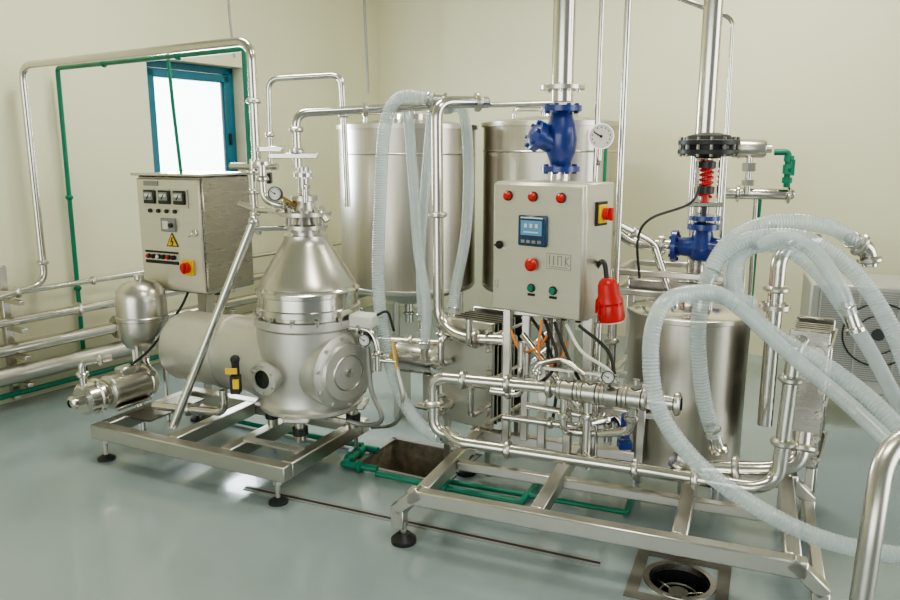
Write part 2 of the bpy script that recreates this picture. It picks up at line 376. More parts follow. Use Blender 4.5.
# ---------------------------------------------------------------- pressure vessel + pump
x,y=-1.95,4.64
T=Thing('accumulator_vessel','small upright stainless pressure vessel with domed ends','vessel',I4,(x,y,.2))
b=B(STEEL); b.lathe([(0,.50),(.06,.505),(.11,.53),(.143,.58),(.152,.64),(.152,.70),(.157,.705),(.157,.725),(.152,.73),(.152,.83),(.142,.89),(.10,.935),(.03,.955),(.03,.985),(0,.985)],(x,y,0),n=48); T.part('vessel_shell',b)
for i in range(3):
    a=i*2.094+.5; b=B(STEEL); b.box((x+.11*math.cos(a),y+.11*math.sin(a),.28),(.02,.03,.56)); T.part('leg',b)
b=B(STEELP); b.cyl((x,y,.42),(x,y,.52),.025); b.tube([(x,y,.44),(x+.05,y-.1,.42),(x+.12,y-.2,.40)],.02,.04); T.part('pipe_stub',b)
pa=V((.5,.86,0)).normalized(); p0=V((-2.12,4.16,.33))
T=Thing('centrifugal_pump','compact stainless centrifugal pump with smooth cylindrical motor','pump',I4,(-2.0,4.35,.22))
b=B(STEEL); b.lathe([(0,.13),(.08,.13),(.098,.145),(.100,.16),(.092,.165),(.092,.40),(.100,.405),(.100,.43),(.085,.455),(.04,.47),(0,.47)],p0,pa,36); T.part('motor',b)
b=B(STEELP); b.lathe([(0,-.03),(.075,-.03),(.095,-.01),(.095,.05),(.108,.055),(.108,.075),(.08,.08),(.07,.14)],p0,pa,36); b.cyl(p0-pa*.09,p0,.028); b.clamp(p0-pa*.08,pa,.028); b.cyl(p0+V((0,0,.05)),p0+V((0,0,.17)),.022); b.clamp(p0+V((0,0,.15)),(0,0,1),.025); T.part('pump_head',b)
b=B(STEEL); b.box(p0+pa*.28+V((0,0,-.1)),(.14,.24,.02),rz=-30); b.cyl(p0+pa*.2-V((0,0,.12)),p0+pa*.2,.02); b.cyl(p0+pa*.36-V((0,0,.12)),p0+pa*.36,.02); T.part('pump_base',b)
b=B(STEEL); b.box(p0+pa*.28+V((0,0,.105)),(.08,.11,.05),rz=-30,bev=.01); T.part('terminal_box',b)
b=B(BLACK); b.sweep(spline([(-1.95,4.42,.46),(-1.85,4.5,.55),(-1.72,4.65,.75),(-1.66,4.7,.88)],.02),.008); T.part('power_cable',b)
pipe('suction_pipe','short stainless pipe rising from the pump head',[(-1.98,4.24,.56),(-2.12,4.16,.55),(-2.12,4.16,.48)],.02,clamps=[(0,.4)])
pipe('suction_pipe','low stainless pipe beneath the separator barrel',[(-1.76,4.25,.26),(-1.30,4.12,.26),(-1.30,4.12,.40)],.024,clamps=[(0,.5)])

# ---------------------------------------------------------------- control cabinet 1
F=FR(-1.506,4.60,-26)
T=Thing('control_cabinet','stainless electrical cabinet with meters and emergency stop knob','control cabinet',F,(-.27,.2,0))
b=B(STEELD); b.box((-.27,.215,1.225),(.54,.43,.73),bev=.008); b.use(STEELP); b.box((-.27,.2,1.60),(.58,.48,.016)); T.part('body',b)
b=B(STEEL); b.box((-.27,.25,.48),(.08,.08,.80)); b.box((-.27,.25,.04),(.3,.3,.02)); T.part('stand',b)
b=B(PANEL); b.box((-.27,-.012,1.225),(.52,.022,.70),bev=.006); door=T.part('door',b)
b=B(STEEL); b.box((-.285,-.026,1.455),(.38,.008,.115)); T.part('meter_frame',b,door)
for x in (-.41,-.285,-.16):
    b=B(DARK); b.box((x,-.034,1.462),(.092,.018,.085)); b.use(GREYP); b.box((x,-.045,1.468),(.074,.006,.05),bev=0); b.use(WHITE); b.box((x,-.049,1.474),(.055,.002,.018),bev=0); b.use(BLACK); b.cyl((x-.01,-.05,1.45),(x+.012,-.05,1.48),.003,n=6); T.part('panel_meter',b,door)
for i in range(4):
    b=B(DARK); b.cyl((-.42+.07*i,-.02,1.375),(-.42+.07*i,-.035,1.375),.013); T.part('indicator_lamp',b,door)
b=B(GREYP); b.box((-.27,-.03,1.29),(.12,.016,.085)); b.use(WHITE); b.box((-.285,-.04,1.29),(.045,.006,.05),bev=0); b.use(DARK); b.cyl((-.235,-.03,1.29),(-.235,-.055,1.29),.014); T.part('hour_counter',b,door)
b=B(BLACK); sg=V((-.25,-.024,1.185))
def tri(b,c,R,y):
    vs=[b.bm.verts.new((c.x+R*math.sin(a),y,c.z+R*math.cos(a))) for a in (0,2.0944,4.18879)]
    b.bm.faces.new(vs).material_index=b.mi
tri(b,sg,.060,-.0265); b.use(YEL); tri(b,sg,.048,-.0275); b.use(BLACK)
for k in ((.004,.030,-.010,.0),(-.010,.002,.010,.002),(.009,.002,-.003,-.022)):
    b.cyl((sg.x+k[0],-.029,sg.z+k[1]),(sg.x+k[2],-.029,sg.z+k[3]),.0035,n=6)
T.part('warning_sign',b,door,label='yellow triangular electrical hazard sign')
for i in range(6):
    b=B(DARK); b.cyl((-.46+.043*i,-.02,1.085),(-.46+.043*i,-.04,1.085),.015); b.use((RED,BLACK,WHITE,BLACK,RED,BLACK)[i]); b.cyl((-.46+.043*i,-.04,1.085),(-.46+.043*i,-.048,1.085),.011); T.part('push_button',b,door)
for z,h in ((1.05,.02),(1.115,.012)):
    b=B(BLACK); b.box((-.35,-.026,z),(.28,.006,h),bev=0); T.part('label_strip',b,door)
b=B(YEL); b.box((-.13,-.03,1.03),(.095,.014,.095)); b.use(RED); b.cyl((-.13,-.03,1.03),(-.13,-.065,1.03),.034); b.box((-.13,-.068,1.03),(.018,.02,.066)); T.part('emergency_stop',b,door,label='red rotary emergency switch on yellow plate')
b=B(STEELP); b.ring((-.055,-.035,1.25),(0,1,0),.018,.004,16); b.cyl((-.055,-.02,1.24),(-.055,-.04,1.24),.01); b.cyl((-.055,-.035,1.24),(-.10,-.04,1.225),.004); T.part('lock',b,door)
b=B(GREYP); b.box((-.40,-.026,1.545),(.12,.005,.03),bev=0); T.part('name_plate',b,door)
for i in range(4):
    b=B(BLACK); x=-.42+.10*i; b.cyl((x,.2,.82),(x,.2,.862),.018); T.part('cable_gland',b)

T=Thing('instrument_tree','small steel valve tree with red button','valve',I4,(-1.10,4.25,1.35))
b=B(STEELP); b.cyl((-1.10,4.25,1.32),(-1.10,4.25,1.70),.02); b.tube([(-1.25,4.35,1.66),(-1.10,4.25,1.66),(-.95,4.2,1.66)],.018); b.tube([(-1.2,4.3,1.45),(-1.10,4.25,1.42),(-.95,4.15,1.42)],.018)
for z in (1.40,1.52,1.63): b.clamp((-1.10,4.25,z),(0,0,1),.022)
b.tube([(-1.10,4.25,1.34),(-1.04,4.1,1.30),(-1.04,4.0,1.34)],.015); T.part('valve_pipe',b)
b=B(BLACK); b.box((-1.0,4.15,1.60),(.05,.05,.06)); b.use(RED); b.cyl((-1.0,4.12,1.60),(-1.0,4.10,1.60),.018); T.part('red_button',b)

# ---------------------------------------------------------------- heat exchangers
def phe(F,wx,dy,z0,z1,label,m=STEELD):
    T=Thing('plate_heat_exchanger',label,'heat exchanger',F,(wx/2,dy/2,0))
    b=B(m); b.box((wx/2,.015,(z0+z1)/2),(wx,.03,z1-z0),bev=.006)
    b.use(STEEL)
    for z in (z0+.1,z1-.1):
        for x in (.05,wx-.05): b.flange((x,-.01,z),(0,1,0),.034,.02,0)
    for z in [z0+.04+k*(z1-z0-.08)/5 for k in range(6)]:
        for x in (.016,wx-.016): b.cyl((x,-.05,z),(x,0,z),.009,n=6); b.cyl((x,-.02,z),(x,0,z),.015,n=6)
    T.part('front_plate',b)
    b=B(DARK); n=int((dy-.1)/.022)
    for i in range(n): b.use((DARK,STEEL)[i%2]); b.box((wx/2,.045+i*.022,(z0+z1)/2),(wx-.03+.02*(i%2),.012,z1-z0-.03),bev=0)
    T.part('plate_pack',b)
    b=B(m); b.box((wx/2,dy-.015,(z0+z1)/2),(wx,.03,z1-z0),bev=.006); T.part('rear_plate',b)
    for z in (z0+.06,(z0+z1)/2,z1-.06):
        for x in (-.005,wx+.005): b=B(STEEL); b.cyl((x,-.03,z),(x,dy+.03,z),.009,n=8); T.part('tie_bar',b)
    for x,y in ((.03,.02),(wx-.03,.02),(.03,dy-.02),(wx-.03,dy-.02)):
        b=B(STEEL); b.box((x,y,z0/2),(.035,.03,z0)); T.part('leg',b)
    return T
T=phe(FR(-.05,4.0,-34),.33,.36,.27,.86,'compact stainless plate heat exchanger below the steel pipes',STEEL)
for pp in ([(.07,-.02,.76),(.07,-.1,.76),(.07,-.1,.62),(.07,-.02,.62)],[(.26,-.02,.76),(.26,-.12,.76),(.26,-.12,.9)],[(.07,-.02,.37),(.07,-.12,.37),(-.08,-.12,.37)],[(.26,-.02,.37),(.26,-.10,.37),(.26,-.10,.55),(.38,-.10,.55)]):
    b=B(STEELP); b.tube(pp,.018,.04); T.part('pipe_connection',b)
T=phe(FR(1.55,3.33,-30),.17,.34,.30,.95,'narrow dark plate heat exchanger at the skid end')

# ---------------------------------------------------------------- process skid
F2=FR(-.22,3.14,-22)
T=Thing('process_skid','long low stainless frame carrying pipes and control panel','frame',F2)
b=B(STEEL); zc=.235; LX=1.70; DY=.80
beam(b,.04,0,LX-.04,0,zc,.06,.07); beam(b,.04,DY,LX-.04,DY,zc,.06,.07)
for x in (.09,.62,1.2,LX-.09): beam(b,x,.03,x,DY-.03,zc,.06,.07)
beam(b,.12,.40,LX-.12,.40,zc-.005,.045,.045)
T.part('frame_beam',b)
def bar(b,p0,p1,w,h):
    p0=V(p0);p1=V(p1);d=p1-p0
    R=d.to_track_quat('X','Z').to_matrix(); b.box((p0+p1)/2,(d.length,w,h),R=R,bev=.005)
for x,sx in ((0,1),(LX,-1)):
    for y in (0,DY):
        b=B(STEEL); bar(b,(x+sx*.10,y,.262),(x-sx*.025,y,.155),.06,.055); b.box((x-sx*.01,y,.115),(.06,.06,.09)); T.part('sloping_leg',b)
    b=B(STEEL); beam(b,x-sx*.01,.03,x-sx*.01,DY-.03,.14,.045,.045); T.part('end_rail',b)
for (x,y,zt) in ((.27,.70,.99),(.35,.76,1.5),(.66,.78,.99),(.60,.66,.66),(.95,.70,.66),(.48,.62,.72)):
    b=B(STEEL); b.box((x,y,(zt+.26)/2),(.04,.04,zt-.26)); T.part('upright_post',b)
for c,s in (((.46,.72,.60),(.42,.035,.035)),((.46,.74,.95),(.42,.035,.035)),((.82,.70,.50),(.4,.03,.03)),((.75,.66,.64),(.34,.03,.03))):
    b=B(STEEL); b.box(c,s); T.part('cross_rail',b)
for x,y in ((.01,0),(LX-.01,0),(.01,DY),(LX-.01,DY)):
    b=B(BLACK); b.lathe([(0,0),(.058,0),(.058,.018),(.028,.045),(0,.045)],(x,y,0),n=24); b.use(STEEL); b.cyl((x,y,.03),(x,y,.10),.014); T.part('adjustable_foot',b,label='black rubber levelling foot')
F3=FR(.92,4.12,-27)
T=Thing('pipe_support_rack','square-tube stainless rack behind the small tank','rack',F3,(.3,.2,0))
for z in (1.09,.98,.5): 
    for q in ((0,0,.62,0),(0,.4,.62,.4),(0,0,0,.4),(.62,0,.62,.4)): b=B(STEEL); beam(b,*q,z,.035,.035); T.part('rack_rail',b)
for x,y in ((0,0),(.62,0),(0,.4),(.62,.4)):
    b=B(STEEL); b.box((x,y,.55),(.04,.04,1.1)); T.part('rack_post',b)
b=B(STEELD); b.box((.31,.2,1.0),(.5,.3,.10),bev=.01); T.part('tray',b)

# ---------------------------------------------------------------- control cabinet 2
F=FR(.619,3.40,-38)
T=Thing('control_box','stainless control box with small display and coloured buttons','control cabinet',F,(-.25,.135,.965))
b=B(PANEL); b.box((-.252,.135,1.2825),(.504,.27,.635),bev=.008); T.part('body',b)
b=B(PANEL); b.box((-.252,-.012,1.2825),(.492,.022,.62),bev=.006); door=T.part('door',b)
for x in (-.41,-.27,-.12):
    b=B(DARK); b.cyl((x,-.02,1.535),(x,-.032,1.535),.024); b.use(RED); b.lathe([(.021,0),(.021,.012),(.012,.02),(0,.021)],(x,-.03,1.535),(0,-1,0),20); T.part('indicator_lamp',b,door,label='round red indicator lamp')
b=B(SCRB); b.box((-.265,-.032,1.375),(.155,.022,.145),bev=.006); b.use(WHITE); b.box((-.265,-.044,1.437),(.12,.003,.006),bev=0); b.use(SCREEN); b.box((-.265,-.045,1.39),(.115,.006,.07),bev=0)
b.use(WHITE)
for i in range(3): b.box((-.295+.03*i,-.049,1.40),(.014,.002,.018),bev=0)
b.box((-.265,-.049,1.37),(.08,.002,.006),bev=0)
b.use(GREYP)
for i in range(4): b.box((-.31+.03*i,-.045,1.325),(.02,.006,.014),bev=0)
T.part('digital_display',b,door)
b=B(BLACK); b.cyl((-.455,-.02,1.295),(-.455,-.035,1.295),.02); b.box((-.455,-.042,1.295),(.034,.018,.01)); b.use(WHITE); b.box((-.43,-.026,1.28),(.02,.003,.01),bev=0); T.part('selector_switch',b,door)
b=B(RED); b.cyl((-.265,-.02,1.215),(-.265,-.04,1.215),.018); b.lathe([(0,0),(.03,0),(.032,.01),(.022,.022),(0,.024)],(-.265,-.038,1.215),(0,-1,0),24); T.part('emergency_button',b,door,label='red mushroom emergency stop button')
b=B(mat('faded_print',(.42,.40,.35),.5,.4)); b.box((-.125,-.0245,1.24),(.13,.002,.075),bev=0); b.use(PANEL); b.box((-.125,-.026,1.24),(.122,.002,.067),bev=0); b.use(GREYP)
for x in (-.172,-.150): b.box((x,-.028,1.245),(.005,.002,.045),bev=0)
for x in (-.128,-.108): b.box((x,-.028,1.245),(.004,.002,.045),bev=0)
b.box((-.118,-.028,1.266),(.02,.002,.004),bev=0); b.box((-.088,-.028,1.245),(.004,.002,.045),bev=0)
b.box((-.078,-.028,1.255),(.028,.002,.004),R=Matrix.Rotation(-.9,3,'Y'),bev=0); b.box((-.078,-.028,1.234),(.028,.002,.004),R=Matrix.Rotation(.9,3,'Y'),bev=0)
b.box((-.125,-.028,1.214),(.10,.002,.003),bev=0)
T.part('name_plate',b,door,label='grey maker plate with faint outlined lettering')
for x in (-.27,-.15):
    b=B(DARK); b.cyl((x,-.02,1.10),(x,-.03,1.10),.021); b.use(GREEN); b.cyl((x,-.03,1.10),(x,-.042,1.10),.015); b.use(BLACK); b.box((x,-.025,1.067),(.04,.003,.012),bev=0); T.part('push_button',b,door,label='green push button')
b=B(BLACK); b.box((.006,.13,1.46),(.012,.10,.11)); b.use(YEL); b.box((.016,.13,1.46),(.014,.085,.085)); b.use(RED); b.cyl((.02,.13,1.46),(.05,.13,1.46),.028); b.box((.055,.13,1.46),(.02,.02,.06)); T.part('main_switch',b,label='red and yellow rotary main switch')
b=B(STEELP); b.box((-.47,-.028,1.10),(.015,.012,.04)); T.part('door_latch',b,door)
for i in range(5):
    b=B(BLACK); x=-.42+.08*i; b.cyl((x,.14,.925),(x,.14,.967),.015); T.part('cable_gland',b)
T=Thing('industrial_plug','red five-pin industrial plug hanging from the panel','plug',I4,(.72,3.38,.98))
b=B(RED); b.lathe([(0,-.10),(.058,-.10),(.062,-.09),(.060,-.03),(.056,-.02),(.062,-.015),(.062,.0),(.050,.02),(.046,.07),(.036,.09),(.022,.10),(0,.10)],(.73,3.37,1.08),(-.15,0,1),28)
for i in range(12):
    a=i*math.pi/6; b.box(V((.73,3.37,1.045))+V((.059*math.cos(a),.059*math.sin(a),0)),(.008,.008,.06),rz=math.degrees(a),bev=0)
T.part('plug_body',b)
b=B(BLACK); b.sweep(spline([(.715,3.37,1.17),(.71,3.42,1.24),(.70,3.50,1.22),(.66,3.55,1.10)],.02),.011); T.part('plug_cable',b)
b=B(WHITE); b.lathe([(0,-.108),(.052,-.108),(.052,-.10)],(.73,3.37,1.08),(-.15,0,1),24); T.part('plug_face',b)

# ---------------------------------------------------------------- strainer line, gauge, thin pipes
pipe('steam_pipe','large vertical steel pipe coming down from the ceiling',[(.565,3.9,3.88),(.565,3.9,1.99)],.056,flanges=[(0,.965)])
T=Thing('strainer_valve','blue enamelled Y-strainer with bolted flanges','valve',I4,(.565,3.9,1.62))
b=B(BLUE); b.flange((.565,3.9,1.955),(0,0,1),.10,.028,8,.011); b.flange((.565,3.9,1.655),(0,0,1),.10,.028,8,.011)
b.lathe([(.05,1.66),(.055,1.69),(.075,1.74),(.082,1.80),(.075,1.87),(.055,1.92),(.05,1.95)],(.565,3.9,0),n=28); T.part('valve_body',b)
b=B(BLUE); dd=V((-.75,-.2,.35)).normalized(); o=V((.565,3.9,1.76)); b.lathe([(.05,0),(.052,.12),(.078,.125),(.078,.16),(.06,.165),(.04,.18),(0,.182)],o,dd,24)
for i in range(6):
    q=V((0,0,1)).rotation_difference(dd); a=i*math.pi/3; oo=o+dd*.16+q@V((.063*math.cos(a),.063*math.sin(a),0)); b.cyl(oo,oo+dd*.018,.010,n=6)
T.part('strainer_basket_cap',b)
pipe('steam_pipe','vertical steel pipe below the blue strainer',[(.565,3.9,1.64),(.565,3.9,.6)],.05)
pipe('sensor_pipe','thin vertical steel pipe carrying the pressure gauge',[(.727,3.8,3.88),(.727,3.8,1.2)],.013)
pipe('sensor_pipe','thin vertical steel pipe beside the panel',[(.875,3.9,3.88),(.875,3.9,.9)],.017)
T=Thing('pressure_gauge','round white-faced pressure gauge on thin pipe','gauge',I4,(.735,3.74,1.74))
gauge(T,(.735,3.73,1.815),(-.25,-1,.0),.062)
b=B(STEELP); b.cyl((.735,3.75,1.70),(.735,3.75,1.77),.010); b.tube([(.735,3.75,1.72),(.735,3.79,1.68)],.01); T.part('gauge_stem',b)

# ---------------------------------------------------------------- pressure reducing valve
pipe('steam_pipe','large vertical steel pipe behind the regulating valve',[(1.42,4.28,3.88),(1.42,4.28,1.20),(1.42,4.28,1.0)],.052,flanges=[(0,.8)])
px,py=1.385,4.10
T=Thing('pressure_regulating_valve','blue valve with black diaphragm actuator and red spring','valve',I4,(px,py,1.1))
b=B(BLACK); b.lathe([(0,1.705),(.05,1.705),(.07,1.715),(.12,1.72),(.158,1.73),(.158,1.752),(.135,1.755),(.135,1.775),(.158,1.778),(.158,1.80),(.125,1.805),(.11,1.825),(.05,1.84),(0,1.84)],(px,py,0),n=48)
T.part('diaphragm_actuator',b)
b=B(STEELP)
for i in range(14):
    a=i*math.pi/7; b.cyl((px+.148*math.cos(a),py+.148*math.sin(a),1.715),(px+.148*math.cos(a),py+.148*math.sin(a),1.818),.009,n=6)
T.part('rim_bolts',b)
b=B(RED)
sp=[(px+.032*math.cos(t*.5),py+.032*math.sin(t*.5),1.50+t*.0021) for t in range(95)]
b.sweep(sp,.008,6); b.cyl((px,py,1.47),(px,py,1.70),.018); T.part('spring',b,label='red coil spring')
b=B(DARK); b.cyl((px,py,1.52),(px,py,1.555),.045); b.cyl((px,py,1.33),(px,py,1.5),.014); b.cyl((px,py,1.655),(px,py,1.69),.045); T.part('spindle',b)
for dx in (-.075,.075): b=B(STEELP); b.cyl((px+dx,py,1.36),(px+dx,py,1.74),.016); T.part('yoke_column',b)
b=B(STEELP); b.box((px,py,1.46),(.19,.05,.025)); T.part('yoke_bridge',b)
b=B(BLUE); b.lathe([(.04,1.36),(.085,1.355),(.085,1.325),(.05,1.32),(.06,1.28),(.08,1.22),(.06,1.16),(0,1.14)],(px,py,0),n=28)
b.lathe([(.05,-.14),(.055,-.07),(.075,0),(.055,.07),(.05,.14)],(px,py,1.225),ax,24); b.flange(V((px,py,1.225))-ax*.145,ax,.09,.026,8,.01); b.flange(V((px,py,1.225))+ax*.145,ax,.09,.026,8,.01)
b.lathe([(0,0),(.085,0),(.085,.025),(0,.025)],(px,py,1.375),(0,0,1),24); T.part('valve_body',b)
pipe('valve_inlet_pipe','short steel pipe entering the blue regulating valve',[(1.25,4.17,1.225),(1.05,4.26,1.225),(.95,4.3,1.30)],.03,flanges=[(0,.3)])
pipe('overhead_pipe','thin steel pipe bending down from the ceiling',[(1.05,4.3,2.62),(1.54,4.3,2.45),(1.56,4.3,1.2)],.012,fil=.05)
pathpipe('cable','thin black cable looping from the regulating valve',[(1.33,4.02,1.57),(1.27,4.0,1.47),(1.04,3.9,1.40),(.98,3.9,1.29),(1.0,3.9,1.08)],.007,BLACK,'cable')
T=Thing('wall_filter','stainless pipe set with thick cylinder and hex unions','filter',I4,(2.2,5.5,1.0))
b=B(STEEL); b.lathe([(0,0),(.055,0),(.065,.015),(.065,.22),(.055,.235),(.03,.24),(.03,.27),(0,.27)],(2.02,5.5,1.76),(.3,-.1,0),28); b.ring((2.07,5.483,1.76),(.3,-.1,0),.066,.008); T.part('filter_cylinder',b)
b=B(STEELP); b.cyl((2.14,5.45,1.76),(2.14,5.45,1.44),.022); b.lathe([(0,0),(.03,0),(.042,.02),(.042,.46),(.03,.48),(0,.48)],(2.0,5.55,1.44),(.5,-.17,0),24); b.clamp((2.1,5.52,1.44),(.5,-.17,0),.045); b.clamp((2.42,5.41,1.435),(.5,-.17,0),.045); T.part('header_pipe',b)
b=B(STEELP); b.cyl((2.22,5.48,1.40),(2.24,5.48,.1),.016); T.part('down_pipe',b)
for z,h,r in ((1.60,.06,.05),(1.50,.04,.045)): b=B(STEEL); b.cyl((2.14,5.45,z),(2.14,5.45,z+h),r,n=6); T.part('hex_union',b)
T=Thing('green_valve','small green plastic valve with elbow and hand lever','valve',I4,(2.36,5.38,1.5))
b=B(GREEN); b.tube([(2.29,5.40,1.735),(2.38,5.37,1.735),(2.385,5.37,1.49)],.022,.03); b.cyl((2.385,5.37,1.67),(2.385,5.37,1.71),.034); b.cyl((2.385,5.37,1.52),(2.385,5.37,1.56),.034); b.cyl((2.385,5.37,1.585),(2.385,5.37,1.65),.038,n=8); T.part('valve_body',b)
b=B(GREEN); b.cyl((2.385,5.36,1.617),(2.385,5.30,1.617),.014); b.box((2.385,5.295,1.63),(.022,.012,.11)); T.part('lever',b)
pipe('green_pipe','thin vertical green pipe dropping down the wall',[(2.30,5.6,1.42),(2.29,5.6,.05)],.013,m=GREEN,fil=.03)
pipe('green_pipe','vertical green pipe behind the control panel',[(1.14,5.6,1.9),(1.14,5.6,.05)],.013,m=GREEN)
pipe('connection_pipe','steel pipe angling down behind the panel',[(.90,4.0,1.36),(1.08,4.08,1.27),(1.12,4.10,1.24),(1.2,4.05,1.0)],.022,clamps=[(0,.5)])

# ---------------------------------------------------------------- small tank
x,y=1.18,3.62; r=.285
T=Thing('balance_tank','small round stainless tank wrapped by clear hoses','tank',I4,(x,y,0))
b=B(STEELV); b.lathe([(0,.14),(.05,.15),(.26,.20),(r,.23),(r,.955),(r+.012,.96),(r+.012,.98),(r,.985)],(x,y,0),n=64); T.part('tank_shell',b)
b=B(STEELP); b.lathe([(r+.006,.983),(r*.9,.995),(.06,1.01),(0,1.01)],(x,y,0),n=64); b.cyl((x,y,1.0),(x,y,1.05),.07); b.tube([(x-.1,y-.05,1.0),(x-.1,y-.05,1.06),(x+.06,y-.12,1.06),(x+.06,y-.12,1.0)],.01,.02); T.part('tank_lid',b)
for i in range(3):
    a=i*2.094+.3; b=B(STEEL); b.cyl((x+.23*math.cos(a),y+.23*math.sin(a),0),(x+.23*math.cos(a),y+.23*math.sin(a),.24),.022); T.part('leg',b)
b=B(STEELP); b.cyl((x,y,.16),(x,y,.08),.03); T.part('outlet',b)

# ---------------------------------------------------------------- process pipes
pipe('process_pipe','long stainless product pipe with clamps above the skid',[(.03,3.44,.38),(-.08,3.5,.40),(-.08,3.5,.67),(.50,3.25,.69),(.86,3.06,.70)],.028,fil=.07,clamps=[(1,.5),(2,.25),(2,.6),(2,.92),(3,.25),(3,.5),(3,.8)])
pipe('process_pipe','long low stainless pipe turning up beside the tank',[(-.02,3.48,.40),(.03,3.40,.375),(.83,3.05,.39),(1.22,2.80,.42),(1.31,2.80,.46),(1.33,2.80,.98),(1.38,2.85,1.02)],.028,fil=.09,clamps=[(1,.3),(1,.97),(2,.5),(4,.3),(4,.8)])
pipe('process_pipe','short thick stainless elbow beside the small tank',[(.95,3.0,.46),(1.02,3.0,.42),(1.30,2.86,.47),(1.42,2.86,.50),(1.44,2.9,.62)],.035,fil=.06,clamps=[(1,.1),(1,.6),(3,.5)])
pipe('riser_pipe','curved stainless bend with clamped cap flange',[(1.46,3.3,.50),(1.46,3.3,1.30),(1.57,3.35,1.345),(1.66,3.38,1.35)],.033,fil=.10,clamps=[(0,.8),(2,.2)],flanges=[(0,.70)])
T=Thing('valve_manifold','stainless valve cluster with levers on the upper pipe','valve',I4,(.6,3.2,.5))
pts=[V((.50,3.25,.69)),V((.86,3.06,.70))]; dv=(pts[1]-pts[0]).normalized()
for t in (.04,.14,.24,.34): 
    b=B(STEEL); c=pts[0]+dv*t; b.cyl(c-dv*.028,c+dv*.028,.048); b.cyl(c,c+V((0,0,.085)),.015); b.cyl(c+V((0,0,.05)),c+V((0,0,.065)),.026,n=6); b.clamp(c+dv*.04,dv,.034); b.clamp(c-dv*.04,dv,.034); T.part('valve_body',b)
for t in (.04,.24):
    c=pts[0]+dv*t+V((0,0,.09)); b=B(STEEL); b.box(c-dv*.05,(.14,.02,.012),rz=-25); T.part('lever',b)
c=pts[0]+dv*.13; c2=pts[0]+dv*.33
for pp,r in (([c,c-V((0,0,.18)),c-V((.0,0,.36))],.022),([c-V((0,0,.15)),c+V((.15,.1,-.15)),c+V((.2,.12,-.3))],.02),([c2,c2-V((0,-.02,.16)),c2+V((-.12,.1,-.2))],.02),([(.40,3.30,.69),(.40,3.34,.78),(.52,3.36,.80),(.62,3.30,.74)],.014),([c-V((.1,-.04,0)),c-V((.1,-.04,.2)),c-V((-.05,-.12,.24))],.018),([(.36,3.34,.58),(.66,3.20,.57)],.016),([(.20,3.50,.60),(.34,3.44,.60),(.34,3.44,.86)],.02),([(.26,3.46,.48),(.62,3.32,.48),(.62,3.32,.64)],.018)):
    b=B(STEELP); b.tube(pp,r,.04); q0,q1=V(pp[0]),V(pp[1]); b.clamp(q0.lerp(q1,.6),q1-q0,r*1.1); T.part('branch_pipe',b)
b=B(BLUE); b.cyl((.80,3.24,.46),(.80,3.24,.57),.022); b.box((.80,3.24,.43),(.06,.06,.04)); T.part('actuator',b,label='small blue actuator')
b=B(STEEL); c=V((.86,3.06,.70)); b.box(c+V((.02,0,.0)),(.07,.07,.07),rz=-27); b.cyl(c,c+dv*.12,.03); b.clamp(c+dv*.11,dv,.035); b.cyl(c+V((0,0,.03)),c+V((0,0,.14)),.02); T.part('pump_block',b)
T=Thing('thermometer_gauge','small dial gauge on the valve cluster','gauge',I4,(.70,3.12,.72))
gauge(T,(.68,3.10,.79),(-.1,-1,.2),.028); b=B(STEELP); b.cyl((.68,3.13,.70),(.68,3.12,.78),.008); T.part('gauge_stem',b)
for i,pp in enumerate(([(.30,3.6,.88),(.34,3.5,.80),(.42,3.45,.83),(.47,3.5,.88)],[(.44,3.5,.95),(.42,3.42,.80),(.5,3.4,.76),(.56,3.45,.86)])):
    pathpipe('pneumatic_tube','thin orange pneumatic tube looping below the panel',pp,.006,ORG,'tube','orange pneumatic tubes')
for i,pp in enumerate(([(.50,3.5,.94),(.56,3.36,.78),(.62,3.3,.66),(.66,3.3,.5)],[(.55,3.45,.94),(.60,3.3,.85),(.70,3.15,.80),(.72,3.12,.72)],[(.60,3.4,.95),(.72,3.3,.85),(.74,3.2,.72)],[(.40,3.6,.94),(.46,3.5,.85),(.52,3.5,.66),(.50,3.5,.4)],[(.46,3.55,.94),(.50,3.40,.80),(.44,3.36,.70),(.30,3.42,.62)])):
    pathpipe('cable','thin cable hanging below the control box',pp,.008,BLACK if i!=1 else WHITE,'cable','cables below the control box')
pipe('support_pipe','slanted steel tube behind valve cluster',[(.36,3.62,.85),(.62,3.35,.55)],.018)
pipe('support_pipe','vertical steel tube between control box and skid',[(.70,3.45,.95),(.70,3.45,.28)],.02,clamps=[(0,.4)])
pipe('support_pipe','vertical steel tube beside the small tank',[(.80,3.60,1.05),(.80,3.60,.30)],.022,clamps=[(0,.3),(0,.6)])

# ---------------------------------------------------------------- hoses
def hose(label,pts,r=.038,fit0=True,fit1=True,group='clear corrugated hoses'):
    sp=spline(pts,.0068)
    b=B(HOSE)
    b.sweep(sp,lambda i:r*(.93,1.0)[i%2],14,cap=False)
    T=Thing('corrugated_hose',label,'hose',I4,pts[0],b,group)
    for f,(a,c) in ((fit0,(sp[0],sp[5])),(fit1,(sp[-1],sp[-6]))):
        if f:
            d=(V(a)-V(c)).normalized(); bb=B(STEELP); bb.lathe([(r*.7,-.05),(r*.78,.0),(r*.78,.05),(r*1.15,.055),(r*1.15,.07),(0,.07)],a,d,20); bb.ring(V(a)-d*.03,d,r*1.03,.004,20,6); T.part('hose_coupling',bb)
    return T
hose('clear corrugated hose arching over pipe and sweeping to floor level',[(-.09,4.2,2.02),(-.27,4.2,2.03),(-.35,4.17,1.88),(-.38,4.12,1.48),(-.39,4.02,1.05),(-.35,3.92,.74),(-.26,3.82,.46),(-.13,3.68,.33),(-.02,3.55,.34)],.036)
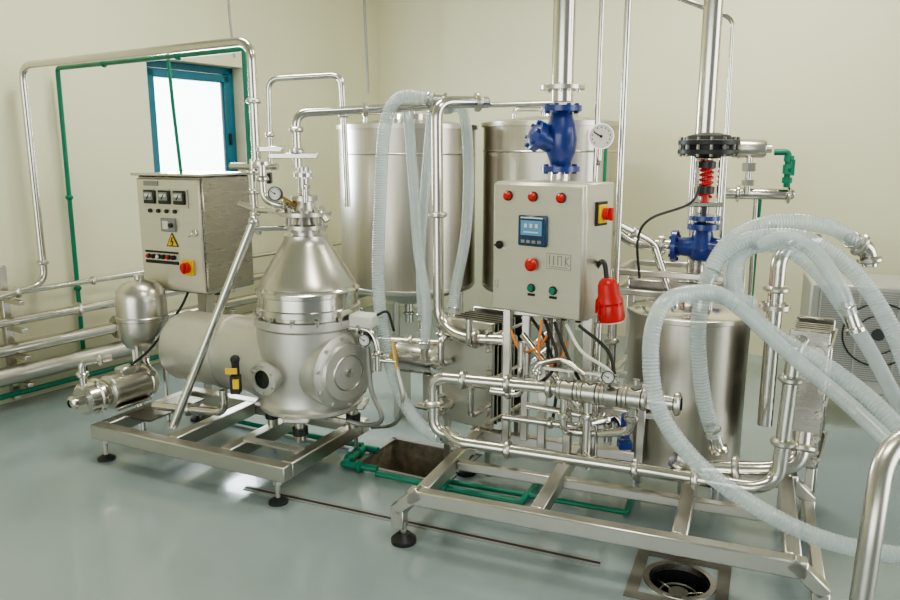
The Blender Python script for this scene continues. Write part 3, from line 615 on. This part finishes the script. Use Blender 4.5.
hose('clear corrugated hose hanging straight from the overhead pipe',[(-.33,4.28,2.02),(-.24,4.28,1.96),(-.21,4.25,1.64),(-.18,4.2,1.2),(-.13,4.1,.9),(-.14,4.0,.67)],.030,fit0=False)
hose('clear corrugated hose curving down beside the steel downcomer',[(-.03,4.2,1.97),(.07,4.2,1.96),(.10,4.2,1.70),(.09,4.15,1.32),(.03,4.1,.99),(.01,4.05,.86)],.031)
hose('clear corrugated hose hanging behind the steel downcomer',[(-.10,4.34,1.99),(-.14,4.34,1.58),(-.17,4.3,1.13),(-.16,4.2,.79)],.028)
hose('clear corrugated hose arching from steel elbow down past the tank',[(1.74,3.2,1.36),(1.60,3.15,1.43),(1.36,3.1,1.46),(1.16,3.05,1.40),(1.05,3.0,1.25),(1.02,3.0,1.02),(1.06,3.0,.74),(1.12,3.0,.56)],.034)
hose('clear corrugated hose looping low around the front of the tank',[(1.20,2.92,1.15),(1.12,2.9,1.17),(.97,2.85,1.21),(.82,2.8,1.18),(.76,2.75,1.03),(.79,2.7,.79),(.92,2.6,.61),(1.12,2.5,.48),(1.33,2.4,.41),(1.58,2.3,.40)],.033,fit0=False)
hose('clear corrugated hose drooping across the skid end',[(1.29,3.1,1.39),(1.18,3.05,1.31),(1.16,2.95,1.16),(1.27,2.85,1.04),(1.42,2.7,.95),(1.54,2.55,.84),(1.62,2.4,.70)],.033)
hose('clear corrugated hose arching high then falling steeply',[(1.05,3.0,1.24),(1.10,3.02,1.33),(1.22,3.02,1.40),(1.42,3.0,1.40),(1.60,2.95,1.28),(1.69,2.82,1.10),(1.72,2.65,.88),(1.74,2.5,.66)],.034)
hose('clear corrugated hose running diagonally down past the tank',[(.95,2.95,1.17),(1.01,2.87,1.21),(1.11,2.85,1.16),(1.29,2.75,.99),(1.43,2.6,.86),(1.55,2.38,.72)],.031,fit0=False)
hose('short clear corrugated hose ending in a steel coupling',[(1.24,3.0,1.37),(1.33,2.96,1.41),(1.42,2.90,1.36),(1.49,2.83,1.24),(1.53,2.8,1.13)],.031,fit0=False)
hose('clear corrugated hose looping behind the riser to the skid',[(1.20,3.15,1.16),(1.22,3.2,1.28),(1.36,3.2,1.35),(1.52,3.12,1.27),(1.66,2.95,1.02),(1.74,2.8,.80),(1.80,2.65,.60)],.031,fit0=False,fit1=False)
pipe('steel_elbow','polished steel elbow fitting on the hose end',[(1.74,3.2,1.36),(1.80,3.2,1.33),(1.81,3.2,1.26)],.03,clamps=[(0,.3),(1,.6)],fil=.04,cat='fitting')

# ---------------------------------------------------------------- condenser unit
F=FR(2.30,4.70,-20)
T=Thing('condensing_unit','grey metal refrigeration unit with louvred grille','cooling unit',F,(.4,.25,0))
b=B(GRILLE); b.box((.42,.27,.57),(.84,.54,.70),bev=.012); T.part('casing',b)
b=B(GREYP); b.box((.40,-.004,.60),(.70,.01,.58),bev=0); b.use(GRILLE)
for i in range(40): b.box((.40,-.010,.325+i*.0141),(.68,.010,.006),bev=0)
for x in (.06,.28,.50,.74): b.box((x,-.016,.60),(.010,.01,.58),bev=0)
T.part('grille',b)
b=B(DARK); b.ring((.40,-.03,.62),(0,1,0),.2,.005); b.ring((.40,-.03,.62),(0,1,0),.12,.004); b.cyl((.40,-.01,.62),(.40,-.04,.62),.035); T.part('fan_guard',b)
for x,y in ((.08,.06),(.76,.06),(.08,.48),(.76,.48)):
    b=B(DARK); b.box((x,y,.11),(.06,.06,.22)); T.part('leg',b)

pipe('handrail','polished round steel handrail curving downward',[(1.03,1.72,.0),(1.07,1.75,.83),(1.12,1.82,.99),(1.26,1.88,1.03),(2.4,2.3,1.03)],.028,m=STEEL,fil=.12,cat='railing')

# ---------------------------------------------------------------- floor items
b=B(PIT); 
for c,s in (((0,-.205,-.11),(.58,.01,.22)),((0,.225,-.11),(.58,.01,.22)),((-.285,.01,-.11),(.01,.44,.22)),((.285,.01,-.11),(.01,.44,.22)),((0,.01,-.22),(.58,.44,.01))): b.box(c,s,bev=0)
b.use(GREYP); 
for c,s in (((0,-.205,.002),(.60,.025,.006)),((0,.225,.002),(.60,.025,.006)),((-.285,.01,.002),(.025,.44,.006)),((.285,.01,.002),(.025,.44,.006))): b.box(c,s,bev=0)
Thing('floor_pit','rectangular open floor pit with brown concrete sides','pit',FP,(0,0,0),b)
T=Thing('floor_drain','round steel floor drain set in a square plate','drain',I4,(.95,2.82,0))
b=B(DARK); b.lathe([(.124,.0),(.124,-.14),(.0,-.14)],DR,n=32); T.part('drain_bowl',b)
b=B(STEELD); b.lathe([(.118,-.02),(.122,.006),(.145,.006),(.147,.0)],DR,n=40); T.part('drain_rim',b)
b=B(STEELD)
b.ring(DR+V((0,0,-.06)),(0,0,1),.075,.005); b.lathe([(0,-.06),(.04,-.06),(.04,-.05),(0,-.05)],DR,n=24)
for i in range(3):
    a=i*2.094; b.cyl(DR+V((0,0,-.06)),DR+V((.12*math.cos(a),.12*math.sin(a),-.06)),.005)
T.part('drain_grate',b)
b=B(DFR)
for c,s in (((.0,-.175,.002),(.39,.05,.004)),((0,.175,.002),(.39,.05,.004)),((-.17,0,.002),(.05,.30,.004)),((.17,0,.002),(.05,.30,.004))): b.box(DR+Matrix.Rotation(math.radians(-23),3,'Z')@V(c),s,rz=-23,bev=0)
T.part('drain_frame',b)
F=FR(-1.08,3.69,-23.3)
b=B(GREYP); b.box((.94,0,.002),(1.88,.045,.004),bev=0); b.use(BLACK); b.box((.94,0,.004),(1.88,.014,.003),bev=0)
Thing('slot_drain','narrow metal slot drain running across the floor','drain',F,(0,0,0),b)
gp='green pipes on the floor'
pipe('floor_pipe','short green plastic pipe with elbow beside the floor pit',[(-.40,3.86,.03),(-.60,3.93,.03),(-.50,4.16,.03),(-.42,4.12,.03)],.020,GREEN,clamps=[(0,.5),(1,.3),(1,.7)],group=gp,fil=.015)
pipe('floor_pipe','green plastic pipe running along the floor under the skid',[(-.40,3.80,.03),(.35,3.46,.03),(.50,3.76,.03)],.016,GREEN,group=gp,fil=.012,clamps=[(0,.5)])
pipe('floor_pipe','green plastic pipe lying beside the floor pit',[(-.10,3.74,.03),(.85,3.36,.03),(.95,3.6,.03)],.014,GREEN,group=gp,fil=.012)
pipe('floor_pipe','green plastic pipe on the floor beneath the separator',[(-1.82,5.2,.03),(-1.31,4.94,.03),(-.73,4.6,.03)],.018,GREEN,group=gp)
pipe('floor_pipe','green plastic pipe under the separator frame',[(-1.55,4.7,.03),(-1.2,4.52,.03),(-.68,4.27,.03),(-.52,4.20,.03)],.018,GREEN,group=gp)

# ---------------------------------------------------------------- lights & world
def area(name,loc,rot,sx,sy,e,col):
    L=bpy.data.lights.new(name,'AREA'); L.shape='RECTANGLE'; L.size=sx; L.size_y=sy; L.energy=e; L.color=col
    o=bpy.data.objects.new(name,L); o.location=loc; o.rotation_euler=rot; COL.objects.link(o); return o
area('overhead_fill',(1.8,4.9,3.85),(0,0,math.radians(-33)),1.4,.5,74,(1,.96,.82))  # unseen overhead area lights, added to brighten the room
area('overhead_fill',(-1.2,4.4,3.85),(0,0,math.radians(-33)),1.4,.5,54,(1,.96,.82))
area('overhead_fill',(.6,1.6,3.85),(0,0,math.radians(-33)),1.4,.5,40,(1,.96,.82))
wp=WL@V((1.87,-.02,1.85)); area('window_daylight',wp,(math.radians(90),0,math.radians(56.6+180)),.75,1.1,55,(.85,.94,1))
wd=bpy.data.worlds.new('World'); bpy.context.scene.world=wd; wd.use_nodes=True
n=wd.node_tree.nodes; l=wd.node_tree.links; bg=n['Background']
tc=n.new('ShaderNodeTexCoord')
def lobe(d,a0,a1,hi):
    dp=n.new('ShaderNodeVectorMath'); dp.operation='DOT_PRODUCT'; dp.inputs[1].default_value=V(d).normalized()
    l.new(tc.outputs['Generated'],dp.inputs[0])
    mr=n.new('ShaderNodeMapRange'); mr.inputs['From Min'].default_value=a0; mr.inputs['From Max'].default_value=a1; mr.inputs['To Min'].default_value=0; mr.inputs['To Max'].default_value=hi
    l.new(dp.outputs['Value'],mr.inputs[0]); return mr.outputs[0]
o1=lobe((-.32,1,.1),.85,.95,12); o2=lobe((1,-.35,.18),.84,.96,4.2); o3=lobe((-.55,-1,.2),.88,.97,3.2)  # last two lobes: bright patches added for supposed windows behind and beside camera
ad=n.new('ShaderNodeMath'); l.new(o1,ad.inputs[0]); l.new(o2,ad.inputs[1])
ad2=n.new('ShaderNodeMath'); l.new(ad.outputs[0],ad2.inputs[0]); l.new(o3,ad2.inputs[1])
ad3=n.new('ShaderNodeMath'); l.new(ad2.outputs[0],ad3.inputs[0]); ad3.inputs[1].default_value=.30
l.new(ad3.outputs[0],bg.inputs['Strength']); bg.inputs['Color'].default_value=(.95,.98,.93,1)
# ---------------------------------------------------------------- camera
cd=bpy.data.cameras.new('camera'); cd.lens=30; cd.sensor_width=36; cd.clip_start=.05
co=bpy.data.objects.new('camera',cd); co.location=(0,0,1.75); co.rotation_euler=(math.radians(90-11.31),0,0); COL.objects.link(co)
bpy.context.scene.camera=co
